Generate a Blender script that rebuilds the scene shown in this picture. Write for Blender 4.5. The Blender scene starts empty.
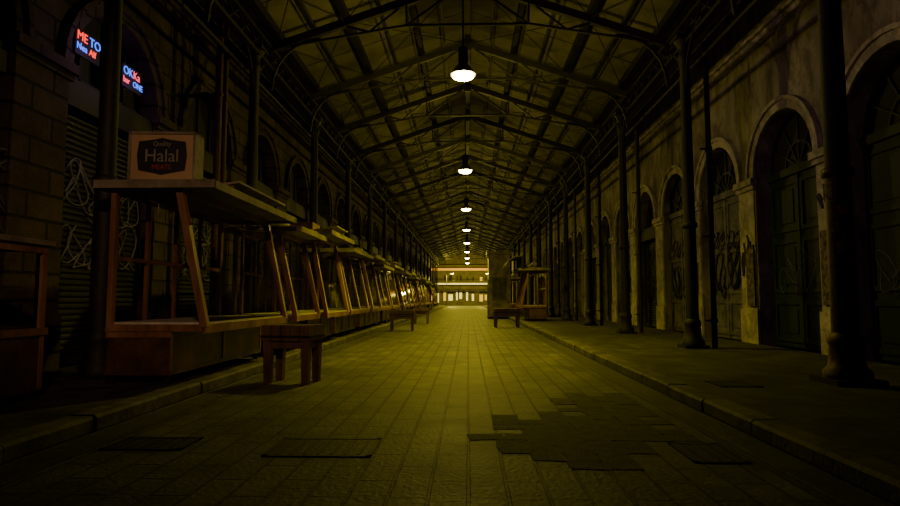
import bpy, math, random
from mathutils import Vector, Matrix
random.seed(7)
C = bpy.context
H = 1.1
# ---------------------------------------------------------------- materials
def newmat(n):
    m = bpy.data.materials.new(n); m.use_nodes = True
    nt = m.node_tree
    return m, nt, nt.nodes['Principled BSDF']
def N(nt, t, **kw):
    n = nt.nodes.new(t)
    for k, v in kw.items():
        setattr(n, k, v)
    return n
def ramp(nt, c0, c1, p0=0.3, p1=0.7):
    r = N(nt, 'ShaderNodeValToRGB')
    r.color_ramp.elements[0].position = p0; r.color_ramp.elements[1].position = p1
    r.color_ramp.elements[0].color = (*c0, 1); r.color_ramp.elements[1].color = (*c1, 1)
    return r
def noisy(name, c0, c1, scale=3, rough=0.6, metal=0.0, bump=0.3, stretch=(1,1,1), bscale=None, p0=.35, p1=.65, grime=0.0):
    m, nt, b = newmat(name)
    tc = N(nt, 'ShaderNodeTexCoord'); mp = N(nt, 'ShaderNodeMapping')
    mp.inputs['Scale'].default_value = stretch
    nt.links.new(tc.outputs['Object'], mp.inputs[0])
    n = N(nt, 'ShaderNodeTexNoise'); n.inputs['Scale'].default_value = scale
    n.inputs['Detail'].default_value = 8; n.inputs['Roughness'].default_value = .65
    nt.links.new(mp.outputs[0], n.inputs['Vector'])
    r = ramp(nt, c0, c1, p0, p1); nt.links.new(n.outputs['Fac'], r.inputs[0])
    out = r.outputs[0]
    if grime:   # peeling / soot blotches with crisp edges
        n3 = N(nt, 'ShaderNodeTexNoise'); n3.inputs['Scale'].default_value = scale*1.9
        n3.inputs['Detail'].default_value = 12; n3.inputs['Roughness'].default_value = .7; n3.inputs['Distortion'].default_value = .6
        nt.links.new(mp.outputs[0], n3.inputs['Vector'])
        r3 = ramp(nt, (1-grime,)*3, (1,1,1), .44, .52); nt.links.new(n3.outputs['Fac'], r3.inputs[0])
        mx = N(nt, 'ShaderNodeMix', data_type='RGBA', blend_type='MULTIPLY'); mx.inputs[0].default_value = 1
        nt.links.new(out, mx.inputs[6]); nt.links.new(r3.outputs[0], mx.inputs[7]); out = mx.outputs[2]
    nt.links.new(out, b.inputs['Base Color'])
    b.inputs['Roughness'].default_value = rough; b.inputs['Metallic'].default_value = metal
    if bump:
        n2 = N(nt, 'ShaderNodeTexNoise'); n2.inputs['Scale'].default_value = bscale or scale*5
        n2.inputs['Detail'].default_value = 6
        nt.links.new(mp.outputs[0], n2.inputs['Vector'])
        bp = N(nt, 'ShaderNodeBump'); bp.inputs['Strength'].default_value = bump; bp.inputs['Distance'].default_value = .02
        nt.links.new(n2.outputs['Fac'], bp.inputs['Height']); nt.links.new(bp.outputs[0], b.inputs['Normal'])
    return m
def emis(name, col, s):
    m, nt, b = newmat(name)
    b.inputs['Base Color'].default_value = (*col, 1)
    b.inputs['Emission Color'].default_value = (*col, 1); b.inputs['Emission Strength'].default_value = s
    return m
def brickmat(name, axes, c1, c2, mortar, w, h, ms, rough=.6, bump=.6, offset=.5, noise_s=1.2, dirt=.5, bias=0.0, dirt2=0.0):
    """axes: (u,v) object axes mapped to brick plane"""
    m, nt, b = newmat(name)
    tc = N(nt, 'ShaderNodeTexCoord'); sp = N(nt, 'ShaderNodeSeparateXYZ'); cb = N(nt, 'ShaderNodeCombineXYZ')
    nt.links.new(tc.outputs['Object'], sp.inputs[0])
    nt.links.new(sp.outputs[axes[0]], cb.inputs[0]); nt.links.new(sp.outputs[axes[1]], cb.inputs[1])
    br = N(nt, 'ShaderNodeTexBrick'); br.offset = offset
    br.inputs['Scale'].default_value = 1; br.inputs['Mortar Size'].default_value = ms
    br.inputs['Brick Width'].default_value = w; br.inputs['Row Height'].default_value = h
    br.inputs['Color1'].default_value = (*c1, 1); br.inputs['Color2'].default_value = (*c2, 1)
    br.inputs['Mortar'].default_value = (*mortar, 1); br.inputs['Mortar Smooth'].default_value = .3
    br.inputs['Bias'].default_value = bias
    nt.links.new(cb.outputs[0], br.inputs['Vector'])
    n = N(nt, 'ShaderNodeTexNoise'); n.inputs['Scale'].default_value = noise_s; n.inputs['Detail'].default_value = 9
    n.inputs['Roughness'].default_value = .7
    nt.links.new(tc.outputs['Object'], n.inputs['Vector'])
    r = ramp(nt, (1-dirt,)*3, (1, 1, 1), .35, .65); nt.links.new(n.outputs['Fac'], r.inputs[0])
    mx = N(nt, 'ShaderNodeMix', data_type='RGBA', blend_type='MULTIPLY'); mx.inputs[0].default_value = 1
    nt.links.new(br.outputs['Color'], mx.inputs[6]); nt.links.new(r.outputs[0], mx.inputs[7])
    out = mx.outputs[2]
    if dirt2:
        n3 = N(nt, 'ShaderNodeTexNoise'); n3.inputs['Scale'].default_value = noise_s*.45
        n3.inputs['Detail'].default_value = 12; n3.inputs['Roughness'].default_value = .62; n3.inputs['Distortion'].default_value = .8
        nt.links.new(tc.outputs['Object'], n3.inputs['Vector'])
        r3 = ramp(nt, (1-dirt2,)*3, (1,1,1), .40, .50); nt.links.new(n3.outputs['Fac'], r3.inputs[0])
        m3 = N(nt, 'ShaderNodeMix', data_type='RGBA', blend_type='MULTIPLY'); m3.inputs[0].default_value = 1
        nt.links.new(out, m3.inputs[6]); nt.links.new(r3.outputs[0], m3.inputs[7]); out = m3.outputs[2]
    nt.links.new(out, b.inputs['Base Color'])
    n2 = N(nt, 'ShaderNodeTexNoise'); n2.inputs['Scale'].default_value = 25; n2.inputs['Detail'].default_value = 6
    nt.links.new(tc.outputs['Object'], n2.inputs['Vector'])
    ad = N(nt, 'ShaderNodeMath', operation='MULTIPLY_ADD'); ad.inputs[1].default_value = -1.0
    nt.links.new(br.outputs['Fac'], ad.inputs[0])
    nt.links.new(n2.outputs['Fac'], ad.inputs[2])
    bp = N(nt, 'ShaderNodeBump'); bp.inputs['Strength'].default_value = bump; bp.inputs['Distance'].default_value = .012
    nt.links.new(ad.outputs[0], bp.inputs['Height']); nt.links.new(bp.outputs[0], b.inputs['Normal'])
    rr = N(nt, 'ShaderNodeMapRange'); rr.inputs[3].default_value = rough-.12; rr.inputs[4].default_value = rough+.15
    nt.links.new(n.outputs['Fac'], rr.inputs[0]); nt.links.new(rr.outputs[0], b.inputs['Roughness'])
    return m
M = {}
M['road'] = brickmat('road_pavers', (1, 0), (.185, .185, .13), (.12, .12, .088), (.036, .036, .026), .62, .225, .012, rough=.62, bump=.9, dirt=.75, noise_s=1.7, dirt2=.42)
M['walk'] = brickmat('sidewalk_slabs', (1, 0), (.10, .098, .088), (.07, .068, .063), (.035, .035, .032), .6, .4, .01, rough=.75, bump=.8, dirt=.75, noise_s=2.5, dirt2=.5)
M['curb'] = brickmat('curb_stone', (1, 2), (.19, .18, .145), (.13, .122, .1), (.035, .035, .03), 1.0, .6, .015, rough=.75, bump=.6, offset=0, dirt=.75, noise_s=3, dirt2=.4)
M['gutter'] = brickmat('gutter_stone', (1, 0), (.09, .088, .07), (.065, .063, .05), (.03, .03, .022), .8, .4, .012, rough=.6, dirt=.7, noise_s=3)
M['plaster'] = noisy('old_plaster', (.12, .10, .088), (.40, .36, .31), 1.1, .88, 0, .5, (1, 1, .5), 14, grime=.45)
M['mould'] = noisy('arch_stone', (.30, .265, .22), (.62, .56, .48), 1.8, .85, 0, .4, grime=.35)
M['stone'] = brickmat('rusticated_stone', (1, 2), (.12, .085, .062), (.08, .057, .043), (.014, .012, .009), .8, .36, .025, rough=.85, bump=1, dirt=.65, noise_s=2)
M['iron'] = noisy('dark_painted_iron', (.008, .008, .007), (.019, .0175, .015), 5, .65, .1, .15)
M['ironred'] = noisy('red_oxide_neon_tint_iron', (.03, .010, .009), (.10, .034, .028), 4, .55, .2, .3)
M['truss'] = noisy('truss_steel', (.045, .043, .032), (.075, .072, .052), 4, .6, .2, .1)
M['roof'] = brickmat('roof_sheets', (1, 0), (.25, .235, .155), (.17, .158, .105), (.02, .02, .014), 1.7, .75, .03, rough=.7, bump=.4, offset=0, dirt=.6, noise_s=1.0)
M['wood'] = noisy('stained_wood_frame', (.13, .060, .028), (.36, .19, .095), 4, .36, .1, .15, (1, 1, .25))
M['copper'] = noisy('rusty_sheet_metal', (.065, .035, .02), (.20, .105, .055), 3, .38, .35, .15)
M['wooddark'] = noisy('old_block_wood', (.06, .034, .018), (.17, .095, .05), 5, .55, 0, .4, (1, 1, .3))
M['marble'] = noisy('counter_marble', (.45, .44, .40), (.72, .70, .64), 3, .3, 0, .05)
M['steel'] = noisy('dull_steel', (.2, .18, .15), (.34, .31, .27), 6, .35, .8, .1)
M['board'] = noisy('grey_roof_board', (.11, .098, .075), (.27, .235, .175), 3, .65, 0, .3)
M['greendoor'] = noisy('green_door_paint', (.005, .013, .009), (.013, .034, .022), 4, .6, 0, .3, (1, 1, .3))
M['greydoor'] = noisy('grey_door_paint', (.12, .12, .115), (.24, .23, .22), 2, .65, .1, .3, grime=.3)
M['shutter'] = noisy('shutter_metal', (.022, .025, .023), (.055, .06, .055), 2, .5, .3, .2)
M['black'] = noisy('black_paint', (.004, .004, .004), (.010, .010, .009), 4, .7, 0, 0)
M['dark'] = noisy('dark_interior', (.01, .01, .01), (.02, .02, .018), 4, .8, 0, 0)
M['tan'] = noisy('sign_tan', (.36, .24, .14), (.47, .32, .18), 2, .5, 0, .05)
M['navy'] = noisy('sign_navy', (.010, .011, .02), (.016, .018, .032), 3, .5, 0, 0)
M['cream'] = noisy('sign_cream', (.20, .19, .18), (.27, .255, .235), 3, .5, 0, 0)
M['redtxt'] = noisy('sign_red', (.3, .04, .03), (.4, .06, .04), 3, .5, 0, 0)
M['spray'] = noisy('spray_paint_black', (.010, .010, .012), (.02, .02, .025), 3, .6, 0, 0)
M['spraypale'] = noisy('spray_paint_pale', (.14, .15, .15), (.26, .27, .28), 3, .6, 0, 0)
M['poster'] = noisy('torn_poster', (.05, .03, .02), (.22, .18, .14), 9, .85, 0, .2, p0=.42, p1=.6)
M['asphalt'] = noisy('patched_asphalt', (.025, .025, .018), (.075, .073, .053), 9, .8, 0, .8)
M['cast'] = brickmat('cast_iron_cover', (0, 1), (.04, .04, .036), (.03, .03, .027), (.012, .012, .01), .07, .07, .012, rough=.55, dirt=.4, offset=0)
M['tarp'] = noisy('tarpaulin', (.09, .08, .06), (.2, .18, .14), 5, .6, 0, .5)
M['lampglow'] = emis('lamp_glass_glow', (1, .82, .42), 30)
M['neon_red'] = emis('neon_red', (1, .05, .03), 1.9)
M['neon_orange'] = emis('neon_orange', (1, .12, .03), 1.8)
M['neon_blue'] = emis('neon_blue', (.06, .18, 1), 1.8)
M['neon_pink'] = emis('neon_pink', (1, .07, .12), 1.7)
M['win_warm'] = emis('lit_window_warm', (1, .66, .08), .4)
M['win_red'] = emis('lit_fascia_orange', (1, .46, .02), .25)
M['win_white'] = emis('lit_window_white', (1, .85, .28), 1.0)
M['facade'] = noisy('distant_facade', (.08, .072, .045), (.16, .145, .09), 1, .8, 0, 0)
m, nt, b = newmat('case_glass'); M['glass'] = m
nt.nodes.remove(b)
o = nt.nodes['Material Output']; tr = N(nt, 'ShaderNodeBsdfTransparent'); tr.inputs[0].default_value = (.95, .94, .91, 1)
gl = N(nt, 'ShaderNodeBsdfGlossy'); gl.inputs['Roughness'].default_value = .05; gl.inputs[0].default_value = (.6,.6,.6,1)
fr = N(nt, 'ShaderNodeFresnel'); fr.inputs[0].default_value = 1.3
mx = N(nt, 'ShaderNodeMixShader')
nt.links.new(fr.outputs[0], mx.inputs[0]); nt.links.new(tr.outputs[0], mx.inputs[1]); nt.links.new(gl.outputs[0], mx.inputs[2]); nt.links.new(mx.outputs[0], o.inputs[0])

# ---------------------------------------------------------------- mesh builder
class B:
    def __init__(s):
        s.v = []; s.f = []; s.mi = []; s.mats = []; s.sm = []
    def mat(s, k):
        if k not in s.mats: s.mats.append(k)
        return s.mats.index(k)
    def add(s, vs, fs, k, smooth=False):
        o = len(s.v); i = s.mat(k)
        s.v += [tuple(v) for v in vs]
        for f in fs:
            s.f.append([o+a for a in f]); s.mi.append(i); s.sm.append(smooth)
    def box(s, x0, x1, y0, y1, z0, z1, k):
        vs = [(x0,y0,z0),(x1,y0,z0),(x1,y1,z0),(x0,y1,z0),(x0,y0,z1),(x1,y0,z1),(x1,y1,z1),(x0,y1,z1)]
        s.add(vs, [(0,3,2,1),(4,5,6,7),(0,1,5,4),(1,2,6,5),(2,3,7,6),(3,0,4,7)], k)
    def beam(s, p, q, w, h, k, up=(0,0,1)):
        p = Vector(p); q = Vector(q); d = (q-p).normalized(); u = Vector(up)
        if abs(d.dot(u)) > .98: u = Vector((0,1,0))
        a = d.cross(u).normalized()*w/2; c = a.cross(d).normalized()*h/2
        vs = [p-a-c,p+a-c,p+a+c,p-a+c,q-a-c,q+a-c,q+a+c,q-a+c]
        s.add(vs, [(0,1,2,3),(7,6,5,4),(0,4,5,1),(1,5,6,2),(2,6,7,3),(3,7,4,0)], k)
    def cyl(s, p, q, r, k, n=10, r2=None):
        p = Vector(p); q = Vector(q); d = (q-p).normalized(); r2 = r if r2 is None else r2
        u = Vector((0,0,1)) if abs(d.z) < .9 else Vector((1,0,0))
        a = d.cross(u).normalized(); c = a.cross(d)
        vs = []
        for P, R in ((p, r), (q, r2)):
            for i in range(n):
                t = 2*math.pi*i/n
                vs.append(P+a*math.cos(t)*R+c*math.sin(t)*R)
        s.add(vs, [(i,(i+1)%n,n+(i+1)%n,n+i) for i in range(n)], k, True)
        s.add(vs[:n], [tuple(range(n))[::-1]], k); s.add(vs[n:], [tuple(range(n))], k)
    def lathe(s, prof, k, n=24, c=(0,0)):
        vs = []
        for r, z in prof:
            for i in range(n):
                t = 2*math.pi*i/n; vs.append((c[0]+r*math.cos(t), c[1]+r*math.sin(t), z))
        fs = []
        for j in range(len(prof)-1):
            for i in range(n):
                fs.append((j*n+i, j*n+(i+1)%n, (j+1)*n+(i+1)%n, (j+1)*n+i))
        s.add(vs, fs, k, True)
    def prism(s, pts, vec, k):
        n = len(pts); vec = Vector(vec)
        vs = [Vector(p) for p in pts]+[Vector(p)+vec for p in pts]
        s.add(vs, [tuple(range(n))[::-1], tuple(range(n, 2*n))]+[(i,(i+1)%n,n+(i+1)%n,n+i) for i in range(n)], k)
    def mesh(s, name):
        me = bpy.data.meshes.new(name); me.from_pydata(s.v, [], s.f)
        for k in s.mats: me.materials.append(M[k])
        for p, i, sm in zip(me.polygons, s.mi, s.sm):
            p.material_index = i; p.use_smooth = sm
        me.update(); return me
    def obj(s, name, loc=(0,0,0), rot=0, parent=None):
        o = bpy.data.objects.new(name, s.mesh(name)); o.location = loc; o.rotation_euler = (0,0,rot)
        C.collection.objects.link(o)
        if parent: o.parent = parent
        return o
def inst(me, name, loc, rot=0, sc=(1,1,1)):
    o = bpy.data.objects.new(name, me); o.location = loc; o.rotation_euler = (0,0,rot); o.scale = sc
    C.collection.objects.link(o); return o
Y0, Y1 = -6, 92
# ---------------------------------------------------------------- ground
b = B(); b.box(-3.1, 2.27, Y0, 112, -.15, 0, 'road'); b.obj('floor_road')
b = B(); b.box(-3.05, -2.75, Y0, Y1, 0, .006, 'gutter'); b.box(1.93, 2.23, Y0, Y1, 0, .006, 'gutter'); b.obj('trim_gutter')
b = B(); b.box(2.49, 6.3, Y0, Y1, -.15, .13, 'walk'); b.obj('floor_sidewalk_right')
b = B(); b.box(-5.8, -3.32, Y0, Y1, -.15, .13, 'walk'); b.obj('floor_sidewalk_left')
for nm, x0, x1 in (('right', 2.27, 2.49), ('left', -3.32, -3.1)):
    b = B(); y = Y0
    while y < Y1:
        j = random.uniform(-.008, .008); jz = random.uniform(-.006, .006)
        z = .135+jz; c = .025
        lo, hi = x0+j, x1+j
        b.prism([(lo,y,-.1),(hi,y,-.1),(hi,y,z-(.0 if nm=='right' else c)),(hi-(0 if nm=='right' else c),y,z),(lo+(c if nm=='right' else 0),y,z),(lo,y,z-(c if nm=='right' else 0))], (0, .992, 0), 'curb')
        y += 1.0
    b.obj('trim_curb_'+nm)
# ---------------------------------------------------------------- walls with arches
def arch_wall(name, X, side, centers, hw, spring, top, pitch, mat, mouldmat, zb=.13, depth=.45, rise=1.0):
    """side=+1: wall on +X side (faces -X)."""
    b = B(); F = X; Bk = X+side*depth; NS = 16
    def quad(a, c, d, e, k): 
        b.add([a, c, d, e], [(0,1,2,3)] if side > 0 else [(3,2,1,0)], k)
    prev = Y0
    for c in centers:
        quad((F,prev,0),(F,prev,top),(F,c-hw,top),(F,c-hw,0), mat)
        prev = c+hw
        pts = [(c-hw*math.cos(math.pi*i/NS), spring+hw*rise*math.sin(math.pi*i/NS)) for i in range(NS+1)]
        for (ya, za), (yb, zb2) in zip(pts, pts[1:]):
            quad((F,ya,za),(F,ya,top),(F,yb,top),(F,yb,zb2), mat)
            b.add([(F,ya,za),(F,yb,zb2),(Bk,yb,zb2),(Bk,ya,za)], [(0,1,2,3)], mat)
        for yy in (c-hw, c+hw):
            b.add([(F,yy,0),(F,yy,spring),(Bk,yy,spring),(Bk,yy,0)], [(0,1,2,3)], mat)
        for r0, r1, pr in ((hw, hw+.17, .05), (hw+.17, hw+.25, .10)):
            for i in range(NS):
                t0, t1 = math.pi*i/NS, math.pi*(i+1)/NS
                P = [(F-side*pr, c-r*math.cos(t), spring+r*rise*math.sin(t)) for r, t in ((r0,t0),(r1,t0),(r1,t1),(r0,t1))]
                b.prism(P, (side*(pr+.02), 0, 0), mouldmat)
    quad((F,prev,0),(F,prev,top),(F,Y1,top),(F,Y1,0), mat)
    for a, c in zip(centers, centers[1:]):
        p0, p1 = a+hw, c-hw
        b.box(min(F-side*.12,F+side*.02), max(F-side*.12,F+side*.02), p0-.04, p1+.04, spring-.14, spring, mouldmat)
        b.box(min(F-side*.07,F+side*.02), max(F-side*.07,F+side*.02), p0-.02, p1+.02, spring-.24, spring-.14, mouldmat)
        b.box(min(F-side*.06,F+side*.02), max(F-side*.06,F+side*.02), p0, p1, zb, zb+.75, mouldmat)
        b.box(min(F-side*.03,F+side*.02), max(F-side*.03,F+side*.02), p0+.04, p1-.04, zb+.75, spring-.24, mouldmat)
    for z0, z1, pr in ((top-2.6, top-2.48, .1), (top-2.48, top-2.4, .18), (top-.5, top, .3)):
        b.box(min(F-side*pr,F+side*.02), max(F-side*pr,F+side*.02), Y0, Y1, z0, z1, mouldmat)
    b.box(min(Bk,Bk+side*.2), max(Bk,Bk+side*.2), Y0, Y1, 0, top, 'dark')
    b.box(min(F,Bk+side*.2), max(F,Bk+side*.2), Y0, Y1, top, top+.1, mat)
    return b.obj(name)
RC = [12.05+3.1*k for k in range(-5, 26)]
LC = [9.55+3.5*k for k in range(-4, 24)]
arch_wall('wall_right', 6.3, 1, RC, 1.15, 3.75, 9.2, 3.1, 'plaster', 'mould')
arch_wall('wall_left', -5.8, -1, LC, 1.2, 4.5, 9.2, 3.5, 'stone', 'stone')
b = B(); b.box(-6.5, 7, Y0-.4, Y0, -.1, 9.2, 'stone'); b.obj('wall_back')

def scribble(name, parent_obj, X, yc, zc, w, h, n, mat, face=-1, rad=.014, seed=0):
    rnd = random.Random(seed)
    cu = bpy.data.curves.new(name, 'CURVE'); cu.dimensions = '3D'; cu.bevel_depth = rad; cu.bevel_resolution = 1
    for i in range(n):
        sp = cu.splines.new('NURBS'); k = rnd.randint(6, 10); sp.points.add(k-1); sp.use_endpoint_u = True; sp.order_u = 3
        cx = yc+(i/(max(1, n-1))-.5)*w; cz = zc+rnd.uniform(-.15, .15)*h
        ph = rnd.uniform(0, 6)
        for j in range(k):
            t = j/(k-1)
            sp.points[j].co = (X, cx+math.sin(ph+t*9)*w*.18+rnd.uniform(-.05, .05)*w, cz+math.cos(ph*2+t*7)*h*.4+rnd.uniform(-.08, .08)*h, 1)
    cu.materials.append(M[mat])
    o = bpy.data.objects.new(name, cu); C.collection.objects.link(o)
    o.parent = parent_obj
    o.matrix_parent_inverse = Matrix.Translation(-parent_obj.location) if parent_obj else Matrix()
    return o
# ---------------------------------------------------------------- doors
def door_green(hw, spring, grey=False):
    b = B(); k = 'greydoor' if grey else 'greendoor'
    b.box(.0, .06, -hw, hw, 0, spring-.1, k)
    b.box(-.05, .08, -hw, hw, spring-.12, spring+.04, k)
    for s in (-1, 1):
        y0, y1 = (s*.03, s*(hw-.06)) if s > 0 else (s*(hw-.06), s*.03)
        for z0, z1 in ((.1, .95), (1.1, 2.2), (2.35, spring-.22)):
            b.box(-.03, .0, y0, y0+.1, z0, z1, k); b.box(-.03, .0, y1-.1, y1, z0, z1, k)
            b.box(-.03, .0, y0, y1, z0, z0+.09, k); b.box(-.03, .0, y0, y1, z1-.09, z1, k)
            b.box(-.018, .0, y0+.2, y1-.2, z0+.18, z1-.18, k)
    b.box(-.05, 0, -.03, .03, .05, spring-.15, k)
    b.cyl((-.09, .1, 1.05), (-.09, .1, 1.25), .015, 'steel'); b.box(-.09,0,.09,.11,1.05,1.07,'steel'); b.box(-.09,0,.09,.11,1.23,1.25,'steel')
    kk = 'greendoor'
    n = 14; pts = [(.04, -hw*math.cos(math.pi*i/n), spring+hw*math.sin(math.pi*i/n)) for i in range(n+1)]
    b.prism(pts, (.02, 0, 0), 'black')
    for t in (30, 60, 90, 120, 150):
        a = math.radians(t); b.beam((.02, 0, spring), (.02, -hw*math.cos(a), spring+hw*math.sin(a)), .035, .035, kk, (1,0,0))
    for i in range(n):
        a0, a1 = math.pi*i/n, math.pi*(i+1)/n
        for R in (hw-.04, hw*.45):
            b.beam((.02, -R*math.cos(a0), spring+R*math.sin(a0)), (.02, -R*math.cos(a1), spring+R*math.sin(a1)), .05, .04, kk, (1,0,0))
    return b
def shutter(hw, spring, ztop=None):
    b = B(); zt = spring-.55
    z = 0.0; n = int(zt/.09)
    for i in range(n):
        z0 = i*.09
        b.prism([(0,-hw+.06,z0),(-.028,-hw+.06,z0+.03),(-.028,-hw+.06,z0+.06),(0,-hw+.06,z0+.09)], (0, 2*hw-.12, 0), 'shutter')
    b.box(-.05, .06, -hw, -hw+.07, 0, zt, 'iron'); b.box(-.05, .06, hw-.07, hw, 0, zt, 'iron')
    b.box(-.22, .08, -hw, hw, zt, zt+.42, 'iron')
    b.box(-.05, .02, -hw+.06, hw-.06, .0, .1, 'steel')
    n2 = 14; pts = [(.05, -hw*math.cos(math.pi*i/n2), spring+hw*math.sin(math.pi*i/n2)) for i in range(n2+1)]
    b.prism([(.05,-hw,zt+.3)]+pts+[(.05,hw,zt+.3)], (.02,0,0), 'black')
    for y in (-hw*.5, 0, hw*.5):
        b.box(0, .05, y-.025, y+.025, zt+.4, spring+math.sqrt(hw*hw-y*y), 'iron')
    b.box(0, .05, -hw, hw, spring-.03, spring+.03, 'iron')
    return b
mg = door_green(1.15, 3.62).mesh('green_double_door'); mgr = door_green(1.15, 3.62, True).mesh('grey_double_door')
msr = shutter(1.15, 3.62).mesh('shutter_r'); msl = shutter(1.2, 4.37).mesh('shutter_l')
di = 1
for k, c in enumerate(RC):
    g = k-5
    if g in (1, 2, 4, 7, 11): me = mgr
    elif g in (3, 6, 9, 13, 16): me = msr
    else: me = mg
    o = inst(me, 'door_%d' % di, (6.5 if me is mgr else 6.62, c, .13)); di += 1
    if g in (1, 2, 3, 4):
        scribble('graffiti_scrawl', o, o.location.x-.035, c, 1.7, 1.5, 1.3, 7, 'spray', seed=k, rad=.02)
        scribble('graffiti_scrawl', o, o.location.x-.035, c, 2.6, 1.2, .6, 5, 'spray', seed=k+50, rad=.014)
    if g in (0, -1):
        scribble('graffiti_scrawl', o, o.location.x-.045, c, 1.6, 1.4, .9, 5, 'spraypale', seed=k+3, rad=.004)
for k, c in enumerate(LC):
    o = inst(msl, 'door_%d' % di, (-6.05, c, .13), math.pi); di += 1
    if k in (3, 4, 5, 6):
        for zz, sd in ((1.8, 20), (2.7, 60)):
            g = scribble('graffiti_scrawl', None or o, 0, 0, 0, 1.7, 1.0, 7, 'spraypale', seed=k+sd, rad=.012)
            g.matrix_parent_inverse = Matrix(); g.location = (-.05, 0, zz)
wl = bpy.data.objects['wall_left']
scribble('graffiti_tag', wl, -5.83, 7.75, 2.2, 1.0, .7, 6, 'spray', seed=5, rad=.05)
scribble('graffiti_tag', wl, -5.83, 7.6, 2.9, .8, .4, 5, 'spray', seed=15, rad=.045)
wr = bpy.data.objects['wall_right']
scribble('graffiti_tag', wr, 6.26, 13.6, 2.0, .45, .9, 5, 'spray', seed=8, rad=.022)
scribble('graffiti_tag', wr, 6.26, 10.5, 2.9, .5, .5, 4, 'spray', seed=9, rad=.022)
b = B()
b.box(6.22, 6.24, 13.25, 13.6, .95, 2.2, 'poster'); b.box(6.22, 6.245, 10.25, 10.75, 1.0, 2.3, 'poster')
for a in ((13.25,13.6,.95,2.2),(10.25,10.75,1.0,2.3)):
    b.box(6.24, 6.27, a[0]+.02, a[1]-.02, a[2]+.02, a[3]-.02, 'wooddark')
b.obj('poster_board')
b = B(); b.box(6.1, 6.27, 16.5, 16.9, 1.3, 2.1, 'steel'); b.box(6.085, 6.1, 16.53, 16.87, 1.33, 2.07, 'greydoor'); b.cyl((6.2,16.7,2.1),(6.2,16.7,6.2),.025,'iron'); b.cyl((6.08,16.85,1.7),(6.06,16.85,1.7),.015,'black'); b.obj('electrical_box')
# ---------------------------------------------------------------- roof
RZ = 8.7; SL = .345; XE = 5.3
def zr(x): return RZ-SL*abs(x)
b = B()
for s in (-1, 1):
    p = [(0,Y0,zr(0)),(s*XE,Y0,zr(XE)),(s*XE,Y0,zr(XE)+.06),(0,Y0,zr(0)+.06)]
    b.prism(p, (0, Y1-Y0, 0), 'roof')
b.obj('ceiling_roof')
b = B()
for x in (-4.3,-3.55,-2.8,-2.05,-1.3,-.65,.65,1.3,2.05,2.8,3.55,4.3):
    w = .12 if abs(x) in (1.3, 2.8, 4.3) else .045
    b.box(x-w/2, x+w/2, Y0, Y1, zr(x)-.10-(.1 if w > .05 else 0), zr(x)-.02, 'iron' if w > .05 else 'truss')
b.box(-.08, .08, Y0, Y1, zr(0)-.3, zr(0)-.03, 'iron')
b.obj('trim_roof_purlins')
def truss():
    b = B(); E = 4.5
    ze = zr(E)-.28; zt = zr(0)-.3
    for s in (-1, 1):
        b.beam((s*E,0,ze),(0,0,zt), .12, .18, 'truss')
        b.beam((s*E,0,ze-.02),(s*1.4,0,ze+.5), .05, .05, 'truss')
        b.beam((s*2.25,0,ze+.5*2.25/3.1*.98),(s*2.9,0,zr(2.9)-.3), .04, .04, 'truss')
        b.beam((s*2.25,0,ze+.36),(s*1.4,0,zr(1.4)-.3), .04, .04, 'truss')
        b.beam((s*1.4,0,ze+.5),(s*1.4,0,zr(1.4)-.3), .04, .04, 'truss')
        b.beam((s*1.4,0,ze+.5),(0,0,zt), .04, .04, 'truss')
        pr = None
        for i in range(7):
            t = math.pi/2*i/6; p = (s*(E-1.1*(1-math.cos(t))), 0, ze-1.0+1.2*math.sin(t))
            if pr: b.beam(pr, p, .05, .06, 'iron', (0,1,0))
            pr = p
    b.beam((-1.4,0,ze+.5),(1.4,0,ze+.5), .05, .05, 'truss')
    b.box(-.12,.12,-.03,.03,zt-.2,zt+.1,'truss')
    return b.mesh('roof_truss')
mt = truss()
ty = [13.3+3.4*k for k in range(-5, 24)]
for y in ty: inst(mt, 'roof_truss', (0, y, 0))
b = B()
for i, (a, c) in enumerate(zip(ty, ty[1:])):
    for s in (-1, 1):
        for xa, xb in ((.1, 2.8), (2.8, 4.4)):
            b.cyl((s*xa,a,zr(xa)-.24),(s*xb,c,zr(xb)-.24), .011, 'iron', 5)
            b.cyl((s*xb,a,zr(xb)-.24),(s*xa,c,zr(xa)-.24), .011, 'iron', 5)
b.obj('trim_roof_bracing')
for s, nm in ((-1, 'left'), (1, 'right')):
    b = B(); X = s*4.55; z1 = zr(4.5)-.25; z0 = z1-.55
    b.box(X-.08, X+.08, Y0, Y1, z1-.08, z1, 'iron'); b.box(X-.08, X+.08, Y0, Y1, z0, z0+.08, 'iron')
    y = Y0
    while y < Y1-.6:
        b.beam((X,y,z0+.05),(X,y+.6,z1-.05), .03, .05, 'iron', (1,0,0)); b.beam((X,y+.6,z0+.05),(X,y,z1-.05), .03, .05, 'iron', (1,0,0)); y += .6
    b.box(X+s*.25, X+s*.45, Y0, Y1, z1-.05, z1+.1, 'iron')
    b.cyl((X+s*.3,Y0,z0-.25),(X+s*.3,Y1,z0-.25), .05, 'iron', 8)
    b.obj('trim_eaves_girder_'+nm)
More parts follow.
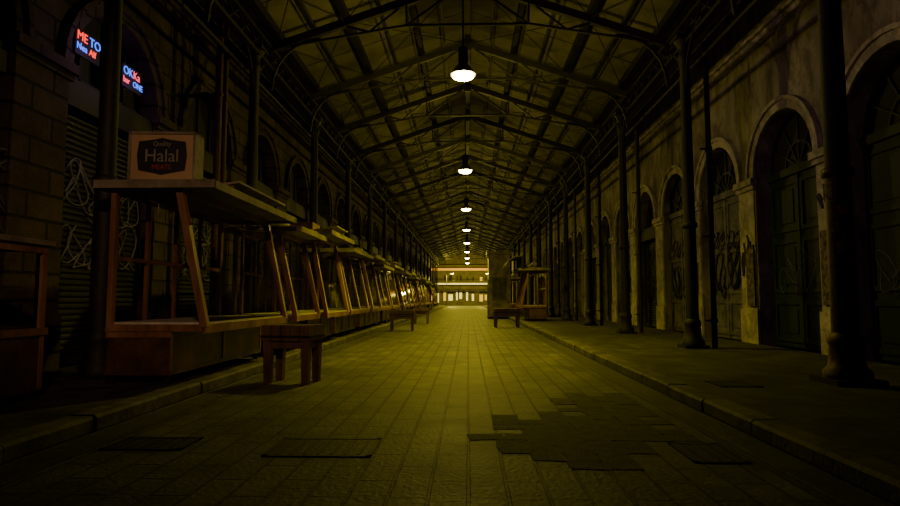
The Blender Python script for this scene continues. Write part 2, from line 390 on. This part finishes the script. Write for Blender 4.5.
def column(k1, big=False):
    b = B(); zt = zr(4.5)-.75
    b.box(-.24,.24,-.24,.24,0,.06,'iron')
    b.lathe([(.22,.06),(.22,.14),(.17,.2),(.15,.42),(.165,.46),(.165,.52),(.125,.58)], 'iron' if not big else k1)
    b.lathe([(.125,.58),(.12,2.4)], k1); b.lathe([(.12,2.4),(.15,2.42),(.15,2.5),(.115,2.53)], k1)
    b.lathe([(.115,2.53),(.10,zt-.5),(.13,zt-.45),(.13,zt-.38),(.1,zt-.34),(.12,zt-.2),(.2,zt-.08)], 'iron')
    b.box(-.22,.22,-.22,.22,zt-.08,zt-.0,'iron')
    for s in (-1, 1):
        pr = None
        for i in range(7):
            t = math.pi/2*i/6; p = (0, s*(.1+.9*(1-math.cos(t))), zt-1.0+.98*math.sin(t))
            if pr: b.beam(pr, p, .05, .06, 'iron', (1,0,0))
            pr = p
    return b
cm = column('iron').mesh('iron_column'); cr = column('ironred', True).mesh('iron_column_red')
cy = [7.15+5.1*k for k in range(-2, 17)]
for i, y in enumerate(cy):
    cR = inst(cr if i in (2,) else cm, 'iron_column', (4.38 if i == 2 else 4.5, y, .13))
    inst(cm, 'iron_column', (-4.6, y+.25, .13))
    if i == 2:
        cR.scale = (1.15, 1.15, 1)
        p = B()
        for z, h, a, mk in ((1.75,.12,0,'poster'),(1.5,.14,.5,'cream'),(2.15,.2,-.3,'poster'),(1.1,.2,.2,'poster'),(1.95,.1,.7,'redtxt')):
            for j in range(4):
                t0 = math.pi+.2+a+j*.18; t1 = t0+.18; R = .128
                p.add([(R*math.cos(t0),R*math.sin(t0),z),(R*math.cos(t1),R*math.sin(t1),z),(R*math.cos(t1),R*math.sin(t1),z+h),(R*math.cos(t0),R*math.sin(t0),z+h)], [(0,1,2,3)], mk)
        p.obj('sticker', parent=cR)
    if i >= 3:
        b = B(); b.cyl((0,0,0),(0,0,6.3),.055,'iron',10); 
        for z in (.5,2.2,4,5.8): b.cyl((0,0,z),(0,0,z+.08),.075,'iron',10); b.beam((0,0,z+.04),(-.17,0,z+.04),.03,.03,'iron')
        b.obj('drain_pipe', (4.93, y, .13))
b = B()
for y, r in ((11.65,.07),(11.95,.055)):
    b.cyl((-5.0,y,.13),(-5.0,y,8.0),r,'ironred',12)  # reddish colour carries the neon reflection painted into these pipes
    for z in (1.2,3.2,5.2,7.2): b.beam((-5.8,11.65,z),(-5.0,y,z),.04,.05,'iron'); b.cyl((-5.0,y,z-.04),(-5.0,y,z+.04),r+.02,'ironred',12)
b.obj('wall_pipes')
# ---------------------------------------------------------------- pendant lamps
def lampmesh():
    b = B()
    b.cyl((0,0,.62),(0,0,2.25),.018,'iron',8)
    b.lathe([(.0,.64),(.09,.64),(.11,.6),(.11,.3),(.09,.26),(.0,.26)], 'iron')
    b.lathe([(.08,.28),(.12,.24),(.2,.15),(.27,.03),(.3,0),(.285,0),(.25,.03),(.18,.14),(.10,.22),(.0,.23)], 'steel')
    b.lathe([(.26,.01),(.24,-.05),(.16,-.09),(.0,-.1)], 'lampglow')
    return b.mesh('pendant_lamp')
lm = lampmesh()
def bulb(name, kind, e, col, parent, loc, size=.12, ang=None, blend=1, rot=(0,0,0)):
    L = bpy.data.lights.new(name, kind); L.energy = e; L.color = col; L.shadow_soft_size = size
    if ang: L.spot_size = math.radians(ang); L.spot_blend = blend
    lo = bpy.data.objects.new(name, L); lo.location = loc; lo.rotation_euler = rot; lo.parent = parent; C.collection.objects.link(lo)
    return lo
YG = (1, .84, .004)
for k in range(8):
    o = inst(lm, 'pendant_lamp', (-.1, 13.3+10.2*k, 6.18))
    bulb('lamp_bulb', 'SPOT', 1300, YG, o, (0,0,-.14), .12, 140, 1)
    bulb('lamp_glow', 'POINT', 135, (1,.80,.10), o, (0,0,-.3), .12)
# ---------------------------------------------------------------- market stalls
def stall(L=3.0, nb=2, seed=0, base='copper', ZT=2.28):
    r = random.Random(seed); b = B()
    D = .74; ZB = .63
    for y in (.06, L/2, L-.06):
        for x in (-.05, -D+.05): b.box(x-.03,x+.03,y-.03,y+.03,0,.12,'iron')
    b.box(-D, 0, 0, L, .10, ZB-.03, base)
    b.box(-D-.012, .012, -.012, L+.012, .10, .15, base)
    for i in range(nb+2):
        y = i*(L-.04)/(nb+1); b.box(0, .014, y, y+.04, .15, ZB-.03, 'wood')
    b.box(-D-.012, .014, -.014, .0, ZB-.1, ZB-.03, 'wood')
    b.box(-D-.02, .42, -.02, L+.02, ZB-.03, ZB+.01, 'wood')
    b.box(-D+.05, .385, .03, L-.03, ZB+.01, ZB+.075, 'marble')
    b.box(.385, .43, -.03, L+.03, ZB-.05, ZB+.05, 'wood')
    b.box(-D, .4, -.03, .03, ZB-.03, ZB+.05, 'wood'); b.box(-D, .4, L-.03, L+.03, ZB-.03, ZB+.05, 'wood')
    for i in range(nb+1):
        y = .0+i*L/nb; w = .08 if i in (0, nb) else .045
        b.beam((.40,y,ZB+.02),(.05,y,ZT), w, .085, 'wood', (0,1,0))
        b.box(-D, -D+.06, y-w/2, y+w/2, ZB, ZT, 'wood')
        b.box(-D, .08, y-.025, y+.025, ZT-.07, ZT, 'wood')
    b.box(-D*.45-.02, -D*.45+.02, L-.02, L+.02, ZB, ZT, 'wood')
    for z in (ZB+.05, 1.45, ZT-.04):
        b.box(-D, -D+.05, 0, L, z-.025, z+.025, 'wood')
    for i in range(1, 4): b.box(-D, -D+.045, L*i/4-.02, L*i/4+.02, ZB, ZT, 'wood')
    b.box(.02, .09, -.04, L+.04, ZT-.08, ZT, 'wood')
    b.cyl((-.3,0,ZT-.16),(-.3,L,ZT-.16),.014,'steel',8)
    for i in range(int(L/.3)):
        y = .2+i*.3; b.cyl((-.3,y,ZT-.16),(-.3,y,ZT-.3),.006,'steel',5); b.cyl((-.3,y,ZT-.3),(-.26,y,ZT-.33),.006,'steel',5)
    b.add([(.385,.04,ZB+.07),(.385,L-.04,ZB+.07),(.06,L-.04,ZT-.08),(.06,.04,ZT-.08)], [(0,1,2,3)], 'glass')
    for y in (0, L):
        b.add([(.38,y,ZB+.06),(.05,y,ZT-.07),(-D+.05,y,ZT-.07),(-D+.05,y,ZB+.06)], [(0,1,2,3)], 'glass')
    b.box(-D-.12, .5, -.12, L+.12, ZT, ZT+.03, 'board')
    b.box(.46, .52, -.14, L+.14, ZT-.035, ZT+.06, 'board')
    b.box(-D-.14, .52, -.16, -.11, ZT-.035, ZT+.06, 'board')
    b.box(-D-.14, .52, L+.11, L+.16, ZT-.035, ZT+.06, 'board')
    b.box(-D-.16, -D-.1, -.14, L+.14, ZT-.035, ZT+.06, 'board')
    a = r.uniform(.03, .2)
    b.prism([(-D,.9,ZT+.05),(.4,.9,ZT+.05+a),(.4,.9,ZT+.08+a),(-D,.9,ZT+.09)], (0, L-1.0, 0), 'board')
    for y in (.95, L-.2): b.box(.25,.3,y,y+.05,ZT+.03,ZT+.06+a,'wood')
    if seed % 3 == 1:
        b.cyl((-.25,.3,ZT+.2+a),(-.25,L-.2,ZT+.2+a),.1,'tarp',12)
    if seed % 3 == 2:
        b.box(-.6,-.1,L*.3,L*.6,ZT+.09,ZT+.32,'wooddark')
    return b
y = 6.85
Ls = [3.0, 1.6, 2.2, 2.7, 1.8, 2.6, 2.4, 2.8, 2.0, 2.6, 2.7, 2.2, 2.6, 2.8, 2.5, 2.6]
gs = [.75, .3, .5, .9, .35, .6, 2.4, .4, .7, .3, 2.2, .4, .6, .5, .5, .5]
zs = [2.28, 2.2, 2.36, 2.2, 2.3, 2.12, 2.3, 2.25, 2.35, 2.2, 2.3, 2.2, 2.3, 2.2, 2.3, 2.2]
for i in range(16):
    L = Ls[i]
    stall(L, 1 if L < 2.5 or i == 0 else 2, i, 'copper', zs[i]).obj('market_stall', (-3.42+(0 if i == 0 else random.uniform(-.1,.1)), y, .13))
    y += L+gs[i]
# lower display cabinet at the left edge
b = B(); W, Ln, zc, zt = .95, 2.9, .66, 1.5
for x in (-.04, -W+.04):
    for yy in (.05, Ln/2, Ln-.05): b.box(x-.03,x+.03,yy-.03,yy+.03,0,.1,'iron')
b.box(-W, 0, 0, Ln, .08, zc-.04, 'copper')
for yy in (0, Ln/3, 2*Ln/3, Ln-.05): b.box(0,.014,yy,yy+.05,.1,zc-.04,'wood')
b.box(-W-.03,.03,-.03,Ln+.03,zc-.04,zc+.03,'wood'); b.box(-W+.05,-.05,.05,Ln-.05,zc+.03,zc+.05,'marble')
for yy in (.03, Ln/2, Ln-.03):
    b.box(-.06,.01,yy-.035,yy+.035,zc+.03,zt,'wood'); b.box(-W,-W+.06,yy-.03,yy+.03,zc+.03,zt,'wood'); b.box(-W,0,yy-.025,yy+.025,zt-.06,zt,'wood')
b.box(-.06,.015,0,Ln,zt-.08,zt,'wood'); b.box(-W,-W+.05,0,Ln,zt-.08,zt,'wood'); b.box(-W-.04,.05,-.05,Ln+.05,zt,zt+.05,'board')
b.box(-W+.1,-.15,.06,Ln-.06,(zc+zt)/2,(zc+zt)/2+.012,'glass')
b.add([(-.02,.05,zc+.03),(-.02,Ln-.05,zc+.03),(-.02,Ln-.05,zt-.08),(-.02,.05,zt-.08)],[(0,1,2,3)],'glass')
b.obj('display_cabinet', (-4.2, 2.95, .13))
rs = []
for yy in (29.6, 41, 52):
    rs.append(stall(2.8, 3, 4).obj('market_stall', (2.75, yy, .13), math.pi))
b = B()
pr = []
for i in range(9):
    t = math.pi/2*i/8; pr.append((2.4-.7*math.sin(t), 26.6, 2.55+.45*math.cos(t)))
for p, q in zip(pr, pr[1:]):
    b.prism([p, q, (q[0], q[1], q[2]+.03), (p[0], p[1], p[2]+.03)], (0, 3.2, 0), 'tarp')
b.box(2.38,2.44,26.6,29.8,2.46,3.0,'iron')
aw = b.obj('curved_awning', parent=rs[0]); aw.matrix_parent_inverse = Matrix.Rotation(-math.pi,4,'Z') @ Matrix.Translation((-2.75,-29.6,-.13))
b = B()
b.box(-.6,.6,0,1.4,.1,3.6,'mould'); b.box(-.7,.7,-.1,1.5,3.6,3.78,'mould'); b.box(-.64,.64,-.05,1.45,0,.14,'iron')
b.box(-.4,.4,-.03,0,1.1,2.3,'greydoor'); b.box(-.46,.46,-.08,0,1.02,1.1,'steel'); b.box(-.46,.46,-.08,0,2.3,2.36,'steel'); b.box(-.64,-.6,.3,1.2,.2,2.2,'greendoor')
b.obj('newspaper_kiosk', (1.75, 33.5, 0))
# sign box
b = B()
b.box(-.37,.37,-.12,.12,0,.56,'tan')
for a in ((-.39,.39,0,.03),(-.39,.39,.53,.56)): b.box(a[0],a[1],-.135,.135,a[2],a[3],'board')
b.box(-.39,-.36,-.135,.135,0,.56,'board'); b.box(.36,.39,-.135,.135,0,.56,'board')
sh = [(-.27,.45),(-.1,.47),(0,.49),(.1,.47),(.27,.45),(.29,.3),(.27,.13),(.1,.1),(0,.08),(-.1,.1),(-.27,.13),(-.29,.3)]
b.prism([(x,-.128,z) for x, z in sh][::-1], (0,.01,0), 'navy')
sgn = b.obj('shop_sign_box', (-3.62, 7.0, 2.475), math.radians(4)); sgn.scale = (1, 1, 1.08)
def text(nm, s, size, mat, parent, loc, rot, ext=.003, align='CENTER'):
    cu = bpy.data.curves.new(nm, 'FONT'); cu.body = s; cu.size = size; cu.extrude = ext; cu.align_x = align; cu.materials.append(M[mat])
    o = bpy.data.objects.new(nm, cu); o.location = loc; o.rotation_euler = rot; o.parent = parent; C.collection.objects.link(o); return o
text('sign_word', 'Halal', .20, 'cream', sgn, (0, -.133, .225), (math.pi/2,0,0))
text('sign_line_top', 'Quality', .07, 'cream', sgn, (0, -.133, .40), (math.pi/2,0,0))
text('sign_line_bottom', 'MEATS', .075, 'redtxt', sgn, (0, -.133, .14), (math.pi/2,0,0))
def neon(y0, cA, cB, z, t1, t2, t3, t4):
    b = B(); b.box(-.02, 0, 0, .72, -.08, .42, 'black')
    for yy in (.1, .62): b.cyl((-.01,yy,.42),(-.01,yy,.85),.008,'iron',6); b.beam((-.01,yy,.1),(-.36,yy,.1),.02,.02,'iron')
    o = b.obj('neon_sign', (-5.72, y0, z)); o.scale = (.8, .8, .8)
    R = (math.pi/2, 0, math.pi/2)
    for nm, s, sz, c, yy, zz in (('neon_upper_a',t1,.24,cA,.02,.2),('neon_upper_b',t2,.24,cB,.38,.2),('neon_lower_a',t3,.18,cB,.02,.02),('neon_lower_b',t4,.18,cA,.38,.02)):
        t = text(nm, s, sz, c, o, (.012, yy, zz), R, .006, 'LEFT')
    bulb('neon_glow', 'POINT', 2.5, (.6, .25, 1), o, (.35,.36,.1), .2)
neon(8.33, 'neon_red', 'neon_blue', 4.76, 'ME', 'TO', 'Nea', 'Alf')
neon(9.52, 'neon_blue', 'neon_pink', 4.70, 'OK', 'Ka', 'bar', 'ONE')
b = B(); b.box(-.02,.06,-.1,.1,-.2,.2,'iron'); b.beam((0,0,.1),(.5,0,.25),.04,.04,'iron'); b.box(.38,.66,-.3,.3,.16,.26,'iron')
wlt = b.obj('added_wall_light', (-5.8, 4.4, 6.1))  # unseen lamp, added to throw violet light on the upper right wall
d = Vector((6.3, 11.0, 5.9))-Vector((-5.28, 4.4, 6.2))
bulb('added_violet_spot', 'SPOT', 650, (.9, .42, .70), wlt, (.52,0,.1), .2, 60, 1, d.to_track_quat('-Z','Y').to_euler())
b = B(); b.cyl((0,0,.2),(0,0,3.2),.015,'iron',8); b.lathe([(.04,.22),(.1,.18),(.2,.02),(.22,0),(.2,.0),(.09,.15),(0,.17)],'steel')
wp = b.obj('tungsten_pendant', (.6, -2.2, 5.2))
d = Vector((-4.0, 8.3, 1.8))-Vector((.6, -2.2, 5.1))
bulb('tungsten_bulb', 'SPOT', 800, (1, .58, .30), wp, (0,0,-.1), .12, 36, 1, d.to_track_quat('-Z','Y').to_euler())
# ---------------------------------------------------------------- butcher block tables
def block(w=.72, d=.5, h=.76):
    b = B()
    b.box(-w/2,w/2,-d/2,d/2,h-.2,h,'wooddark')
    for i in range(1, 5): b.box(-w/2+w*i/5-.004,-w/2+w*i/5+.004,-d/2-.003,d/2+.003,h-.2,h+.002,'black')
    b.box(-w/2-.01,w/2+.01,-d/2-.01,d/2+.01,h-.16,h-.13,'iron')
    b.box(-w/2+.04,w/2-.04,-d/2+.04,d/2-.04,h-.3,h-.2,'wooddark')
    for x in (-1, 1):
        for y in (-1, 1):
            cx, cy_ = x*(w/2-.07), y*(d/2-.07)
            t, bt = .055, .042; z1 = h-.2
            vs = [(cx-bt,cy_-bt,0),(cx+bt,cy_-bt,0),(cx+bt,cy_+bt,0),(cx-bt,cy_+bt,0),(cx-t,cy_-t,z1),(cx+t,cy_-t,z1),(cx+t,cy_+t,z1),(cx-t,cy_+t,z1)]
            b.add(vs, [(0,3,2,1),(4,5,6,7),(0,1,5,4),(1,2,6,5),(2,3,7,6),(3,0,4,7)], 'wooddark')
    return b
block(.66,.5,.76).obj('butcher_block_table', (-2.33, 8.0, 0), math.radians(-8))
block(.85,.6,.72).obj('butcher_block_table', (-2.3, 21, 0), math.radians(4))
block(.7,.5,.72).obj('butcher_block_table', (-2.1, 27, 0), 0)
block(1.0,.55,.74).obj('butcher_block_table', (1.5, 23.6, 0), math.radians(3))
# ---------------------------------------------------------------- ground details
def patch(name, cx, cy, rx, ry, seed, skip=None):
    """irregular area of missing / patched pavers following the paving module"""
    r = random.Random(seed); b = B(); w, l = .225, .2
    for i in range(int((cx-rx)/w)-1, int((cx+rx)/w)+2):
        for j in range(int((cy-ry)/l)-1, int((cy+ry)/l)+2):
            x, y = (i+.5)*w, (j+.5)*l
            if x+w/2 > 1.92: continue
            d = math.hypot((x-cx)/rx, (y-cy)/ry)
            if d+r.uniform(-.28, .28) > 1: continue
            if skip and x+w/2 > skip[0] and x-w/2 < skip[1] and y+l/2 > skip[2] and y-l/2 < skip[3]: continue
            e = [r.uniform(-.015, .02) for _ in range(8)]
            pts = [(x-w/2-e[0],y-l/2-e[1],-.02),(x+w/2+e[2],y-l/2-e[3],-.02),(x+w/2+e[4],y+l/2+e[5],-.02),(x-w/2-e[6],y+l/2+e[7],-.02)]
            b.prism(pts, (0,0,.0235+r.uniform(0,.0025)), 'asphalt')
    return b.obj(name)
DR = (1.5, 1.92, 4.15, 4.75)
patch('pavement_patch', 1.0, 5.0, .72, .85, 3, DR)
patch('pavement_patch', 1.55, 6.4, .6, .75, 9, DR)
def cover(name, x0, x1, y0, y1, z=0):
    b = B(); b.box(x0,x1,y0,y1,z-.01,z+.006,'cast')
    for a in ((x0,x0+.04,y0,y1),(x1-.04,x1,y0,y1),(x0,x1,y0,y0+.04),(x0,x1,y1-.04,y1)): b.box(*a, z-.01, z+.009, 'iron')
    n = int((x1-x0)/.09)
    for i in range(1, n): b.box(x0+i*(x1-x0)/n-.012, x0+i*(x1-x0)/n+.012, y0+.05, y1-.05, z, z+.009, 'iron')
    b.obj(name)
cover('manhole_cover', -1.45, -.68, 4.25, 4.8); cover('manhole_cover', -2.7, -2.1, 4.4, 4.8)
cover('storm_drain', 1.52, 1.9, 4.17, 4.73); cover('manhole_cover', 2.8, 3.25, 6.8, 7.3, .13)
# ---------------------------------------------------------------- far end building
b = B(); Yb = 108
b.box(-30, 30, Yb, Yb+2, -.1, 16, 'facade')
for z in (3.6, 7.0, 10.4):
    b.box(-30, 30, Yb-1.0, Yb, z, z+.2, 'facade')
    for i in range(-58, 59): b.box(i*.5-.02, i*.5+.02, Yb-.98, Yb-.94, z+.2, z+1.1, 'iron')
    b.box(-30, 30, Yb-1.0, Yb-.92, z+1.08, z+1.14, 'iron')
b.box(-9, 9, Yb-1.15, Yb-1.05, 6.2, 6.6, 'win_red')
b.box(-9, 9, Yb-1.1, Yb-1.0, 3.7, 3.95, 'win_white')
rr_ = random.Random(4)
x = -16
while x < 16:
    w_ = rr_.uniform(.25, .9)
    b.box(x, x+w_, Yb-.04, Yb, rr_.uniform(.3,1.2), rr_.uniform(1.8,2.4), rr_.choice(['win_warm','win_white','win_warm']))
    b.box(x+.1, x+.1+w_*.7, Yb-.04, Yb, 4.4, rr_.uniform(5.0,5.4), rr_.choice(['win_warm','black','black']))
    b.prism([(x-.3,Yb,2.9),(x+w_+.3,Yb,2.9),(x+w_+.3,Yb-1.2,2.5),(x-.3,Yb-1.2,2.5)], (0,0,.04), 'tarp')
    x += w_+rr_.uniform(.3, 1.0)
b.obj('distant_building')
b = B(); b.box(-30,-3.1,Y1,Yb,-.15,-.0,'walk'); b.box(2.27,30,Y1,Yb,-.15,-.0,'walk'); b.obj('floor_cross_street')
for x in (-3.5, 4):
    b = B(); b.lathe([(.12,0),(.12,.3),(.06,.4),(.05,5)], 'iron'); b.beam((0,0,5),(.9,0,5.3),.06,.06,'iron'); b.box(.7,1.2,-.12,.12,5.22,5.34,'iron'); b.box(.75,1.15,-.09,.09,5.19,5.22,'lampglow')
    o = b.obj('street_lamp', (x, 97, 0), 0 if x < 0 else math.pi)
    bulb('street_bulb', 'POINT', 2600, (1,.80,.08), o, (.95,0,5.0), .15)
# ---------------------------------------------------------------- world & camera
w = bpy.data.worlds.new('night_sky'); C.scene.world = w; w.use_nodes = True
bg = w.node_tree.nodes['Background']; bg.inputs[0].default_value = (.35, .3, .4, 1); bg.inputs[1].default_value = .003
cam = bpy.data.cameras.new('camera'); cam.sensor_width = 36; cam.lens = 24; cam.clip_end = 300
co = bpy.data.objects.new('camera', cam); C.collection.objects.link(co)
co.location = (0, 0, H); co.rotation_euler = (math.radians(94.4), 0, math.radians(1.72))
C.scene.camera = co
